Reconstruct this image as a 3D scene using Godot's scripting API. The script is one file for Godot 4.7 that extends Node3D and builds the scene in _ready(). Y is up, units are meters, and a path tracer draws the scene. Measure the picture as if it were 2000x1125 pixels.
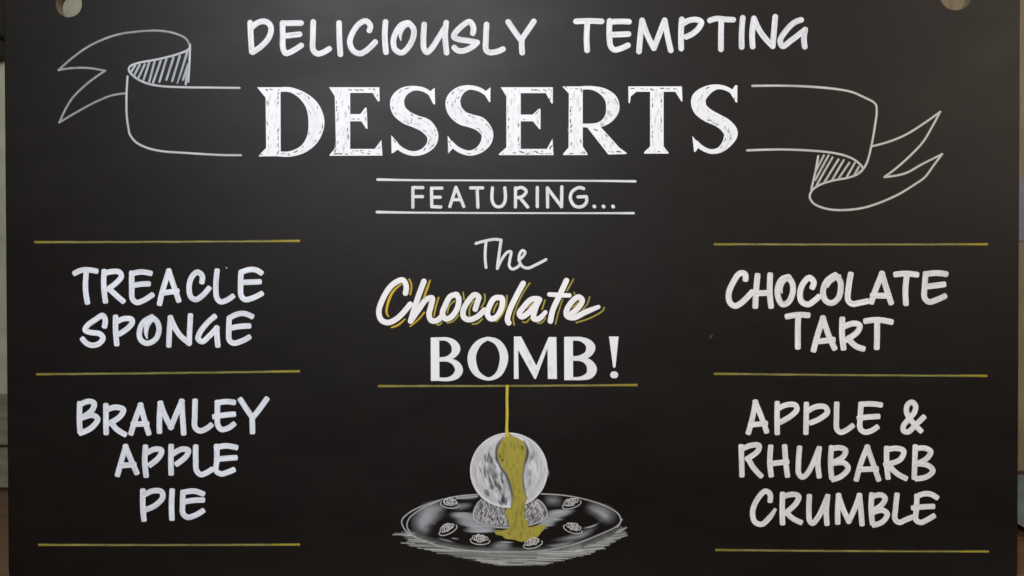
extends Node3D
# A hand-lettered dessert board standing on a wooden table in front of a plaster wall.
# One unit of the sign-writer's grid is half a millimetre; the grid runs right and down from the board's upper left.

const GRID := 0.0005
const MID := Vector2(1000.0, 562.5)
const BLACK := Color(0.0055, 0.0052, 0.0052)     # the board's black paint, linear
const CHALK := Color(0.775, 0.80, 0.835)
const GREY := Color(0.46, 0.48, 0.49)
const GOLD := Color(0.62, 0.49, 0.05)
const OLIVE := Color(0.33, 0.295, 0.05)

var board: Node3D
var paint: StandardMaterial3D
var rng := RandomNumberGenerator.new()
var noise := FastNoiseLite.new()
var verts := PackedVector3Array()
var cols := PackedColorArray()
var tris := PackedInt32Array()
var layer := 0.0
var origin := Vector2.ZERO      # where the lettering group being written starts, and its scale
var zoom := 1.0
var pen := 50.0                 # pen width in the group's own units
var blunt := 2.0                # 2: round nib ends, more: chisel ends
var seed_at := 0.0
var fading := false            # rubbed chalk fades towards both ends


func _ready() -> void:
	# ---- camera
	var cam := Camera3D.new()
	cam.name = "camera"
	cam.position = Vector3(0, 0, 0.773)
	cam.fov = rad_to_deg(2.0 * atan(0.28125 / 0.773))
	var lens := CameraAttributesPhysical.new()      # a hand-held close-up, focused a little behind the board
	lens.frustum_focal_length = 12.0 * 0.773 / 0.28125
	lens.frustum_focus_distance = 0.835
	lens.exposure_aperture = 4.5
	cam.attributes = lens
	cam.fov = rad_to_deg(2.0 * atan(0.28125 / 0.773))
	cam.near = 0.02
	cam.far = 20.0
	add_child(cam)
	# ---- surroundings and lamps (a room, soft light from above)
	var we := WorldEnvironment.new()
	we.name = "world_environment"
	var e := Environment.new()
	e.background_mode = Environment.BG_COLOR
	e.background_color = Color(0.10, 0.097, 0.094)
	e.tonemap_mode = Environment.TONE_MAPPER_LINEAR
	e.tonemap_exposure = 1.0
	e.sdfgi_enabled = true
	e.ssao_enabled = true
	e.ssil_enabled = true
	we.environment = e
	add_child(we)
	area("cool_lamp", Vector3(-0.26, 0.70, 1.25), Vector3(-0.05, 0.0, 0.0), Vector2(0.7, 0.5), Color(0.972, 0.968, 0.985), 2.35)
	area("warm_lamp", Vector3(1.75, 0.75, 1.30), Vector3(0.15, 0.0, 0.0), Vector2(1.6, 0.8), Color(1.0, 0.93, 0.84), 2.3)
	# ---- materials
	rng.seed = 20240
	noise.seed = 7
	noise.frequency = 1.0
	noise.fractal_octaves = 2
	paint = StandardMaterial3D.new()
	paint.resource_name = "marker_paint"
	paint.vertex_color_use_as_albedo = true
	paint.transparency = BaseMaterial3D.TRANSPARENCY_ALPHA
	paint.roughness = 0.62
	paint.metallic_specular = 0.35
	build_setting()
	build_board()
	build_lettering()


func area(called: String, at: Vector3, to: Vector3, size: Vector2, c: Color, energy: float) -> void:
	var l := AreaLight3D.new()
	l.name = called
	l.area_size = size
	l.area_normalize_energy = true
	l.light_color = c
	l.light_energy = energy
	l.area_range = 12.0
	l.shadow_enabled = true
	add_child(l)
	l.look_at_from_position(at, to)


# ------------------------------------------------------------------ setting

func noisy(seed_n: int, freq: float, octaves: int, dark: Color, light: Color, w := 512, h := 512) -> NoiseTexture2D:
	var n := FastNoiseLite.new()
	n.seed = seed_n
	n.frequency = freq
	n.fractal_octaves = octaves
	var g := Gradient.new()
	g.set_color(0, dark)
	g.set_color(1, light)
	var t := NoiseTexture2D.new()
	t.width = w
	t.height = h
	t.seamless = true
	t.noise = n
	t.color_ramp = g
	return t


func surface(called: String, dark: Color, light: Color, rough: float, size: Vector3, seed_n: int, freq: float, relief: float) -> StandardMaterial3D:
	var m := StandardMaterial3D.new()
	m.resource_name = called
	m.albedo_texture = noisy(seed_n, freq, 5, dark, light)
	m.roughness = rough
	m.uv1_triplanar = true
	m.uv1_world_triplanar = true
	m.uv1_scale = size
	if relief > 0.0:
		m.heightmap_enabled = true
		m.heightmap_texture = noisy(seed_n + 50, freq * 1.7, 5, Color.BLACK, Color.WHITE)
		m.heightmap_scale = relief
	return m


func slab(lo: Vector3, hi: Vector3, bevel: float) -> ArrayMesh:
	# a box with chamfered edges along its length: every face its own corner points
	var st := SurfaceTool.new()
	st.begin(Mesh.PRIMITIVE_TRIANGLES)
	var c := (lo + hi) * 0.5
	var h := (hi - lo) * 0.5
	var b := minf(bevel, minf(h.x, minf(h.y, h.z)) * 0.6)
	var pts: Array[Vector3] = []
	for sx in [-1.0, 1.0]:
		for sy in [-1.0, 1.0]:
			for sz in [-1.0, 1.0]:
				pts.append(Vector3(sx * h.x, sy * (h.y - b), sz * (h.z - b)))
				pts.append(Vector3(sx * (h.x - b), sy * h.y, sz * (h.z - b)))
				pts.append(Vector3(sx * (h.x - b), sy * (h.y - b), sz * h.z))
	hull(st, pts, c, h, b)
	st.generate_normals()
	return st.commit()


func hull(st: SurfaceTool, p: Array[Vector3], c: Vector3, h: Vector3, b: float) -> void:
	var at := func(sx: int, sy: int, sz: int, k: int) -> Vector3: return p[(sx * 4 + sy * 2 + sz) * 3 + k]
	var faces := []
	for s in [0, 1]:
		faces.append([at.call(s, 0, 0, 0), at.call(s, 1, 0, 0), at.call(s, 1, 1, 0), at.call(s, 0, 1, 0)])
		faces.append([at.call(0, s, 0, 1), at.call(1, s, 0, 1), at.call(1, s, 1, 1), at.call(0, s, 1, 1)])
		faces.append([at.call(0, 0, s, 2), at.call(1, 0, s, 2), at.call(1, 1, s, 2), at.call(0, 1, s, 2)])
		for r in [0, 1]:
			faces.append([at.call(s, r, 0, 0), at.call(s, r, 1, 0), at.call(s, r, 1, 1), at.call(s, r, 0, 1)])
			faces.append([at.call(s, 0, r, 0), at.call(s, 1, r, 0), at.call(s, 1, r, 2), at.call(s, 0, r, 2)])
			faces.append([at.call(0, s, r, 1), at.call(1, s, r, 1), at.call(1, s, r, 2), at.call(0, s, r, 2)])
			for q in [0, 1]:
				faces.append([at.call(s, r, q, 0), at.call(s, r, q, 1), at.call(s, r, q, 2)])
	for f in faces:
		var mid := Vector3.ZERO
		for v in f:
			mid += v
		var n: Vector3 = (f[1] - f[0]).cross(f[2] - f[0])
		if n.dot(mid) > 0.0:
			f.reverse()            # front faces run clockwise
		for k in range(1, f.size() - 1):
			for v in [f[0], f[k], f[k + 1]]:
				st.set_smooth_group(-1)
				st.add_vertex(v + c)


func put(called: String, m: Mesh, mat: Material, parent: Node) -> MeshInstance3D:
	var o := MeshInstance3D.new()
	o.name = called
	o.mesh = m
	o.material_override = mat
	parent.add_child(o, true)
	return o


func tag(o: Node, label: String, category: String, kind := "") -> void:
	o.set_meta("label", label)
	o.set_meta("category", category)
	if kind:
		o.set_meta("kind", kind)


func build_setting() -> void:
	var plaster := surface("plaster", Color(0.56, 0.57, 0.49), Color(0.67, 0.68, 0.59), 0.9, Vector3(3, 3, 3), 3, 0.012, 0.15)
	var wall := put("plaster_wall", slab(Vector3(-1.9, -0.62, -0.62), Vector3(1.9, 1.5, -0.5), 0.004), plaster, self)
	tag(wall, "pale greenish plaster wall far behind the black board", "wall", "structure")
	var oak := surface("varnished_oak", Color(0.32, 0.22, 0.15), Color(0.42, 0.31, 0.21), 0.32, Vector3(0.8, 5, 5), 11, 0.02, 0.02)
	var table := Node3D.new()
	table.name = "wooden_table"
	table.position = Vector3(0, -0.2885, 0)
	add_child(table)
	tag(table, "brown varnished wooden table top running back to the plaster wall", "table")
	var depth := [-0.495, -0.385, -0.262, -0.140, -0.02, 0.11]
	for k in 5:
		put("plank", slab(Vector3(-1.5, -0.03, depth[k] + 0.001), Vector3(1.5, 0, depth[k + 1] - 0.001), 0.002), oak, table)
	# crate against the wall on the left, seen past the board's edge
	var pine := surface("weathered_pine", Color(0.37, 0.34, 0.28), Color(0.48, 0.45, 0.37), 0.8, Vector3(1, 8, 8), 21, 0.02, 0.05)
	var crate := Node3D.new()
	crate.name = "wooden_crate"
	crate.position = Vector3(-0.95, -0.288, -0.42)
	add_child(crate)
	tag(crate, "low weathered slatted wooden crate against the wall beyond the board's left edge", "crate")
	for k in 2:
		var y := 0.002 + k * 0.061
		put("slat", slab(Vector3(-0.24, y, 0.05), Vector3(0.24, y + 0.057, 0.062), 0.0015), pine, crate)
		put("slat", slab(Vector3(-0.24, y, -0.062), Vector3(0.24, y + 0.057, -0.05), 0.0015), pine, crate)
		put("end_slat", slab(Vector3(0.226, y, -0.0495), Vector3(0.238, y + 0.057, 0.0495), 0.0015), pine, crate)
		put("end_slat", slab(Vector3(-0.238, y, -0.0495), Vector3(-0.226, y + 0.057, 0.0495), 0.0015), pine, crate)
	put("bottom_board", slab(Vector3(-0.225, 0.003, -0.049), Vector3(0.225, 0.013, 0.049), 0.001), pine, crate)
	# dark bracket high on the left
	var iron := surface("dark_timber", Color(0.08, 0.075, 0.07), Color(0.13, 0.12, 0.11), 0.8, Vector3(4, 4, 4), 31, 0.02, 0.02)
	var bracket := Node3D.new()
	bracket.name = "timber_bracket"
	bracket.position = Vector3(-0.915, 0.385, -0.499)
	add_child(bracket)
	tag(bracket, "dark timber bracket high on the wall beyond the board's upper left corner", "bracket")
	put("arm", slab(Vector3(-0.08, 0.01, 0.0), Vector3(0.118, 0.33, 0.06), 0.004), iron, bracket)
	put("foot", slab(Vector3(-0.06, -0.02, 0.0), Vector3(0.108, 0.0095, 0.045), 0.004), iron, bracket)
	# boarding and a card on the right
	var tan := surface("brown_boarding", Color(0.44, 0.39, 0.31), Color(0.54, 0.49, 0.40), 0.75, Vector3(5, 0.8, 5), 41, 0.02, 0.03)
	var post := put("wall_post", slab(Vector3(0.655, -0.288, -0.4995), Vector3(0.93, 1.2, -0.46), 0.004), tan, self)
	tag(post, "tan timber post on the wall beyond the board's right edge", "post")
	var slate := surface("blue_card", Color(0.42, 0.41, 0.47), Color(0.49, 0.48, 0.55), 0.7, Vector3(4, 4, 4), 51, 0.02, 0.0)
	var card := put("paper_card", slab(Vector3(0.775, 0.073, -0.4595), Vector3(0.895, 0.172, -0.4575), 0.0005), slate, self)
	tag(card, "small blue grey card fixed to the tan timber post at right", "card")


	# an added grey sheet standing in for the table's sheen at the right
	var sheen_mat := surface("sheen_grey", Color(0.38, 0.42, 0.42), Color(0.47, 0.51, 0.51), 0.9, Vector3(9, 9, 9), 81, 0.03, 0.02)
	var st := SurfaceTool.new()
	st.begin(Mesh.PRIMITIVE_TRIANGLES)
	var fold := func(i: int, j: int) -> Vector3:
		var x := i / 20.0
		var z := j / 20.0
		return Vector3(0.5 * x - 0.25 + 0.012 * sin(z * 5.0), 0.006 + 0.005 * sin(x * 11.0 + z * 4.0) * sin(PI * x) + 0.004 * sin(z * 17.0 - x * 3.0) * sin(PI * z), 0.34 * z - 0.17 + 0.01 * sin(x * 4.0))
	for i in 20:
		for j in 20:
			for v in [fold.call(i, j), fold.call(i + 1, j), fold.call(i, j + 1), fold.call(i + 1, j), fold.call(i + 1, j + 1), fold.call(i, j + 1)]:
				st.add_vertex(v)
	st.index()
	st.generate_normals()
	var sheen_sheet := put("grey_sheen_sheet", st.commit(), sheen_mat, self)
	sheen_sheet.position = Vector3(0.86, -0.288, -0.27)
	tag(sheen_sheet, "added grey sheet in place of sheen on the table beyond the board's lower right corner", "sheen_sheet")


# ------------------------------------------------------------------ board

func grid(p: Vector2, z := 0.0) -> Vector3:
	return Vector3((p.x - MID.x) * GRID, (MID.y - p.y) * GRID, z)


func build_board() -> void:
	board = Node3D.new()
	board.name = "menu_board"
	board.position = Vector3(0, -0.288, 0)
	add_child(board)
	tag(board, "black painted dessert menu board with white and gold hand lettering", "menu board")
	# outline of the board: corners slightly out of square, rounded
	var corner: Array[Vector2] = [Vector2(6, -46), Vector2(1994, -46), Vector2(1988.5, 1139), Vector2(15.5, 1139)]
	var line := PackedVector2Array()
	for k in 4:
		var c := corner[k]
		var a := (corner[(k + 3) % 4] - c).normalized()
		var b := (corner[(k + 1) % 4] - c).normalized()
		for s in 7:
			var t := s / 6.0
			var r := 22.0
			var p := c + a * r * (1 - t) * (1 - t) + b * r * t * t
			line.append(p)
	var st := SurfaceTool.new()
	st.begin(Mesh.PRIMITIVE_TRIANGLES)
	st.set_smooth_group(-1)
	var n := line.size()
	var centre := Vector2(1000, 546)
	var ring := func(k: int, inset: float, z: float) -> Vector3:
		var p := line[k % n]
		return grid(p - Vector2(signf(p.x - centre.x), signf(p.y - centre.y)) * inset, z)
	var bands := [[3.0, 0.0], [1.2, -0.0004], [0.0, -0.0014], [0.0, -0.0106], [1.2, -0.0116], [3.0, -0.012]]
	for k in n:
		for j in 5:
			var a: Vector3 = ring.call(k, bands[j][0], bands[j][1])
			var b: Vector3 = ring.call(k + 1, bands[j][0], bands[j][1])
			var c: Vector3 = ring.call(k, bands[j + 1][0], bands[j + 1][1])
			var d: Vector3 = ring.call(k + 1, bands[j + 1][0], bands[j + 1][1])
			for v in [a, c, b, b, c, d]:
				st.add_vertex(v)
		var f1: Vector3 = ring.call(k, 3.0, 0.0)
		var f2: Vector3 = ring.call(k + 1, 3.0, 0.0)
		for v in [grid(centre, 0.0), f1, f2]:
			st.add_vertex(v)
		var g1: Vector3 = ring.call(k, 3.0, -0.012)
		var g2: Vector3 = ring.call(k + 1, 3.0, -0.012)
		for v in [grid(centre, -0.012), g2, g1]:
			st.add_vertex(v)
	st.generate_normals()
	var black := StandardMaterial3D.new()
	black.resource_name = "black_board_paint"
	black.albedo_texture = noisy(5, 0.01, 5, Color(0.056, 0.042, 0.035), Color(0.080, 0.063, 0.054), 1024, 1024)
	black.roughness_texture = noisy(6, 0.006, 4, Color(0.80, 0.80, 0.80), Color(1, 1, 1), 512, 512)
	black.roughness = 0.53
	black.metallic_specular = 0.325
	black.uv1_triplanar = true
	black.uv1_world_triplanar = true
	black.uv1_scale = Vector3(1.3, 3.2, 1.3)
	black.heightmap_enabled = true
	black.heightmap_texture = noisy(8, 0.05, 4, Color.BLACK, Color.WHITE, 1024, 1024)
	black.heightmap_scale = 0.0025
	var raw := surface("raw_board_edge", Color(0.40, 0.37, 0.29), Color(0.50, 0.46, 0.37), 0.85, Vector3(20, 20, 20), 61, 0.03, 0.0)
	var whole := CSGCombiner3D.new()
	whole.name = "panel"
	whole.position = Vector3(0, 0.288, 0)
	board.add_child(whole)
	var body := CSGMesh3D.new()
	body.name = "body"
	body.mesh = st.commit()
	body.material = black
	whole.add_child(body)
	for h in [[Vector2(134.5, 8), 25.5, 30.0], [Vector2(1866.5, -12), 32.0, 32.0]]:
		var drill := CSGCylinder3D.new()
		drill.name = "hole"
		drill.radius = h[1] * GRID
		drill.height = 0.06
		drill.sides = 40
		drill.operation = CSGShape3D.OPERATION_SUBTRACTION
		drill.material = raw
		drill.rotation.x = PI / 2
		drill.position = grid(h[0])
		whole.add_child(drill, true)
	# strut that keeps it upright
	var wood := surface("black_strut", Color(0.10, 0.10, 0.10), Color(0.14, 0.14, 0.14), 0.7, Vector3(3, 3, 3), 71, 0.02, 0.0)
	for x in [-0.18, 0.18]:
		var leg := put("strut", slab(Vector3(-0.02, 0, -0.008), Vector3(0.02, 0.42, 0.008), 0.001), wood, board)
		leg.position = Vector3(x, 0.003, -0.135)
		leg.rotation.x = 0.275


# ------------------------------------------------------------------ brush work

func flush(called: String, parent: Node) -> MeshInstance3D:
	var arr := []
	arr.resize(Mesh.ARRAY_MAX)
	arr[Mesh.ARRAY_VERTEX] = verts
	arr[Mesh.ARRAY_COLOR] = cols
	arr[Mesh.ARRAY_INDEX] = tris
	var nor := PackedVector3Array()
	nor.resize(verts.size())
	nor.fill(Vector3(0, 0, 1))
	arr[Mesh.ARRAY_NORMAL] = nor
	var m := ArrayMesh.new()
	m.add_surface_from_arrays(Mesh.PRIMITIVE_TRIANGLES, arr)
	verts = PackedVector3Array()
	cols = PackedColorArray()
	tris = PackedInt32Array()
	return put(called, m, paint, parent)


func lift(by := 0.0000011) -> float:
	var at := 0.00025 + layer
	layer += by
	return at


func curve(p: Array[Vector3], step: float) -> Array[Vector3]:
	# smooth line through the points (x, y, width), evenly sampled
	if p.size() == 2:
		var few: Array[Vector3] = []
		var parts := maxi(1, int(Vector2(p[1].x - p[0].x, p[1].y - p[0].y).length() / step))
		for i in parts + 1:
			few.append(p[0].lerp(p[1], float(i) / parts))
		return few
	var n := p.size()
	var t: Array[float] = [0.0]
	for i in range(1, n):
		t.append(t[i - 1] + sqrt(maxf(0.01, Vector2(p[i].x - p[i - 1].x, p[i].y - p[i - 1].y).length())))
	var m: Array[Vector3] = []
	for i in n:
		if i == 0 or i == n - 1:
			m.append(Vector3.ZERO)
		else:
			var d0 := t[i] - t[i - 1]
			var d1 := t[i + 1] - t[i]
			m.append(((p[i] - p[i - 1]) / d0 * d1 + (p[i + 1] - p[i]) / d1 * d0) / (d0 + d1))
	m[0] = (p[1] - p[0]) / (t[1] - t[0]) * 1.5 - m[1] * 0.5
	m[n - 1] = (p[n - 1] - p[n - 2]) / (t[n - 1] - t[n - 2]) * 1.5 - m[n - 2] * 0.5
	var out: Array[Vector3] = [p[0]]
	for i in n - 1:
		var d := t[i + 1] - t[i]
		var parts := maxi(1, int(ceil(d * d / step)))
		for k in range(1, parts + 1):
			var u := float(k) / parts
			var u2 := u * u
			var u3 := u2 * u
			out.append(p[i] * (2 * u3 - 3 * u2 + 1) + m[i] * d * (u3 - 2 * u2 + u) + p[i + 1] * (3 * u2 - 2 * u3) + m[i + 1] * d * (u3 - u2))
	return out


const LANES := [-1.0, -0.62, -0.25, 0.12, 0.5, 0.8, 1.0]

func ribbon(path: Array[Vector3], c: Color, alpha := 1.0, streak := 0.10, soft := 1.5, nib := 2.0) -> void:
	# one stroke of a pen: x, y and full width in grid units
	var line := curve(path, 2.2)
	if line.size() < 2:
		return
	seed_at += 17.3
	var n := line.size()
	var secs := []                       # point, side, half width, how far along, end share
	var side := func(i: int) -> Vector2:
		var a := line[maxi(0, i - 1)]
		var b := line[mini(n - 1, i + 1)]
		var d := Vector2(b.x - a.x, b.y - a.y)
		return (d / maxf(0.0001, d.length())).orthogonal()
	var s0: Vector2 = side.call(0)
	var s1: Vector2 = side.call(n - 1)
	var d0 := Vector2(s0.y, -s0.x)
	d0 = -s0.orthogonal() if (-s0.orthogonal()).dot(Vector2(line[0].x - line[1].x, line[0].y - line[1].y)) > 0 else s0.orthogonal()
	var d1 := s1.orthogonal()
	if d1.dot(Vector2(line[n - 1].x - line[n - 2].x, line[n - 1].y - line[n - 2].y)) < 0:
		d1 = -d1
	var h0 := line[0].z * 0.5
	var h1 := line[n - 1].z * 0.5
	var caps := 6
	for k in range(caps, 0, -1):
		var e := sin(PI * 0.5 * k / caps)
		secs.append([Vector2(line[0].x, line[0].y) + d0 * h0 * e, s0, maxf(0.02, h0 * pow(maxf(0.0, 1 - pow(e, nib)), 1.0 / nib)), -h0 * e])
	var far := 0.0
	for i in n:
		if i > 0:
			far += Vector2(line[i].x - line[i - 1].x, line[i].y - line[i - 1].y).length()
		secs.append([Vector2(line[i].x, line[i].y), side.call(i), line[i].z * 0.5, far])
	for k in range(1, caps + 1):
		var e := sin(PI * 0.5 * k / caps)
		secs.append([Vector2(line[n - 1].x, line[n - 1].y) + d1 * h1 * e, s1, maxf(0.02, h1 * pow(maxf(0.0, 1 - pow(e, nib)), 1.0 / nib)), far + h1 * e])
	var reach := far + h0 + h1
	var rise := 0.0000011 + reach * 0.000000012      # a line that crosses itself lies on top of its own earlier paint
	var z := lift(rise + 0.0000004)
	var first := verts.size()
	var w := LANES.size()
	for i in secs.size():
		var q = secs[i]
		var at: Vector2 = q[0]
		var sd: Vector2 = q[1]
		var h: float = q[2]
		var along: float = q[3]
		var from_end := minf(along + h0, far + h1 - along)
		var worn := 1.0 - 0.02 * clampf(1.0 - absf(from_end - h1) / maxf(1.0, h1), 0.0, 1.0)
		for j in w:
			var u: float = LANES[j]
			var off := u * maxf(0.02, h - soft * 0.5)
			if j == 0 or j == w - 1:
				off = u * (h + soft * 0.5)
			var grain := noise.get_noise_3d(u * 1.3 + seed_at, along * 0.016, 3.0) * 0.8 + noise.get_noise_3d(u * 2.0, along * 0.10, seed_at) * 0.5
			var tone := clampf(worn * (1.0 - streak + streak * 1.6 * grain), 0.0, 1.15)
			var a := alpha
			if soft > 0.0 and (j == 0 or j == w - 1):
				a = 0.0
			if soft > 0.0 and (i == 0 or i == secs.size() - 1):
				a *= 0.3
			if fading:
				a *= smoothstep(0.0, 0.45, (along + h0) / reach) * smoothstep(0.0, 0.45, (far + h1 - along) / reach)
			var cc := Color(minf(1, c.r * tone), minf(1, c.g * tone), minf(1, c.b * tone), a)
			verts.append(grid(at + sd * off, z + rise * (along + h0) / reach) + Vector3(0, 0.288, 0))
			cols.append(cc)
	for i in secs.size() - 1:
		for j in w - 1:
			var a := first + i * w + j
			tris.append_array(PackedInt32Array([a, a + 1, a + w, a + 1, a + w + 1, a + w]))


func place(p: Vector3) -> Vector3:
	return Vector3(origin.x + p.x / zoom, origin.y + p.y / zoom, p.z / zoom)


func read(text: String) -> Array:
	# "x,y x,y,width! x,y / x,y x,y": strokes split at / and, at a sharp turn, after !
	var out := []
	for part in text.split("/"):
		var run: Array[Vector3] = []
		for word in part.strip_edges().split(" ", false):
			var f := word.trim_suffix("!").split(",")
			var p := place(Vector3(float(f[0]), float(f[1]), float(f[2]) if f.size() > 2 else pen))
			run.append(p)
			if word.ends_with("!"):
				out.append(run)
				run = [p]
		if run.size() > 1:
			out.append(run)
	return out


func strokes(text: String, c := CHALK, alpha := 1.0, streak := 0.12, soft := 0.8) -> void:
	for run in read(text):
		var path: Array[Vector3] = []
		path.assign(run)
		ribbon(path, c, alpha, streak, soft, blunt)


func group(ox: float, oy: float, scale_by: float, width: float, nib := 2.0) -> void:
	layer = 0.0
	origin = Vector2(ox, oy)
	zoom = scale_by
	pen = width
	blunt = nib


func word(called: String, label: String) -> Node3D:
	var o := Node3D.new()
	o.name = called
	o.set_meta("label", label)
	board.add_child(o, true)
	return o


func letter(parent: Node, text: String, c := CHALK, streak := 0.17) -> void:
	# slight change of tone from letter to letter, as the pen runs dry and is shaken
	var t := rng.randf_range(0.93, 1.03)
	strokes(text, Color(c.r * t, c.g * t, c.b * t), 1.0, streak, 0.0)
	flush("letter", parent)
	layer = 0.0


func shape(text: String) -> PackedVector2Array:
	var out := PackedVector2Array()
	for word_ in text.split(" ", false):
		var f := word_.split(",")
		var p := place(Vector3(float(f[0]), float(f[1]), 0))
		out.append(Vector2(p.x, p.y))
	return out


func fill(poly: PackedVector2Array, c: Color, alpha := 1.0, line_w := 2.4) -> void:
	var idx := Geometry2D.triangulate_polygon(poly)
	var first := verts.size()
	var z := lift()
	for p in poly:
		verts.append(grid(p, z) + Vector3(0, 0.288, 0))
		cols.append(Color(c.r, c.g, c.b, alpha))
	for k in range(0, idx.size(), 3):
		var turn := (poly[idx[k + 1]] - poly[idx[k]]).cross(poly[idx[k + 2]] - poly[idx[k]])
		var second := 1 if turn > 0.0 else 2
		tris.append_array(PackedInt32Array([first + idx[k], first + idx[k + second], first + idx[k + 3 - second]]))
	if line_w > 0.0:
		for k in poly.size():
			var a := poly[k]
			var b := poly[(k + 1) % poly.size()]
			if a.distance_to(b) > 0.5:
				ribbon([Vector3(a.x, a.y, line_w), Vector3(b.x, b.y, line_w)] as Array[Vector3], c, alpha, 0.06, 0.7)


func flick(at: Vector2, dir: Vector2, length: float, w: float, c: Color, alpha: float) -> void:
	var b := at + dir * length
	var m := (at + b) * 0.5 + dir.orthogonal() * rng.randf_range(-0.08, 0.08) * length
	ribbon([Vector3(at.x, at.y, w * 0.5), Vector3(m.x, m.y, w), Vector3(b.x, b.y, w * 0.4)] as Array[Vector3], c, alpha, 0.05, 0.9)


func worn_polygon(poly: PackedVector2Array, many: float) -> void:
	brushed(poly, 0.009)
	# gaps left between the outline and the filling, where the board shows through
	for k in poly.size():
		var a := poly[k]
		var b := poly[(k + 1) % poly.size()]
		var length := a.distance_to(b)
		if length < 16.0:
			continue
		var d := (b - a) / length
		var inward := d.orthogonal()
		if not Geometry2D.is_point_in_polygon((a + b) * 0.5 + inward * 3.0, poly):
			inward = -inward
		var at := 4.0
		while at < length - 8.0:
			var l := rng.randf_range(2.0, 10.0)
			if rng.randf() < many and Geometry2D.is_point_in_polygon(a + d * at + inward * 6.0, poly):
				flick(a + d * at + inward * rng.randf_range(3.2, 4.8), (d + inward * rng.randf_range(-0.3, 0.5)).normalized(), l, rng.randf_range(1.1, 2.7), BLACK, rng.randf_range(0.5, 0.95))
			at += l + rng.randf_range(1.0, 6.0)


func brushed(poly: PackedVector2Array, many: float) -> void:
	var box := Rect2(poly[0], Vector2.ZERO)
	for p in poly:
		box = box.expand(p)
	for k in int(box.get_area() * many):
		var p := box.position + Vector2(rng.randf() * box.size.x, rng.randf() * box.size.y)
		var d := Vector2(rng.randf_range(-0.35, 0.1), 1).normalized()
		var l := rng.randf_range(6, 18)
		if Geometry2D.is_point_in_polygon(p, poly) and Geometry2D.is_point_in_polygon(p + d * l, poly) and Geometry2D.is_point_in_polygon(p + d * l * 0.5 + Vector2(2, 0), poly):
			var t := rng.randf_range(0.75, 1.05)
			flick(p, d, l, rng.randf_range(2.5, 5.0), Color(t * 0.84, t * 0.86, t * 0.88), rng.randf_range(0.15, 0.4))


func worn_ribbon(text: String, many: float, across := 0.0) -> void:
	for run in read(text):
		var path: Array[Vector3] = []
		path.assign(run)
		var line := curve(path, 2.0)
		var i := 3
		while i < line.size() - 3:
			var d := Vector2(line[i + 1].x - line[i - 1].x, line[i + 1].y - line[i - 1].y).normalized()
			var sd := d.orthogonal()
			var here := Vector2(line[i].x, line[i].y)
			var h := line[i].z * 0.5
			for s in [-1.0, 1.0]:
				if rng.randf() < many and h > 5.0:
					flick(here + sd * s * (h - rng.randf_range(3.0, 4.6)), (d + sd * s * rng.randf_range(-0.4, 0.1)).normalized(), rng.randf_range(2.5, 9.0), rng.randf_range(1.0, 2.2), BLACK, rng.randf_range(0.45, 0.9))
			if across > 0.0 and h > 9.0 and rng.randf() < across:
				flick(here + sd * rng.randf_range(-0.5, 0.3) * h, Vector2(-0.25, 1).normalized(), rng.randf_range(4, 13), rng.randf_range(0.9, 1.8), BLACK, rng.randf_range(0.3, 0.75))
			if h > 7.0:
				var t := rng.randf_range(0.75, 1.05)
				flick(here + sd * rng.randf_range(-0.6, 0.6) * h, (d + sd * rng.randf_range(-0.3, 0.3)).normalized(), rng.randf_range(5, 14), rng.randf_range(1.5, 4), Color(t * 0.86, t * 0.87, t * 0.88), rng.randf_range(0.2, 0.45))
			i += rng.randi_range(2, 5)


# ------------------------------------------------------------------ what is written

func build_lettering() -> void:
	heading()
	desserts()
	featuring()
	left_dishes()
	right_dishes()
	chocolate_bomb()
	banners()
	rules()
	plate_drawing()
	marks()


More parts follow.
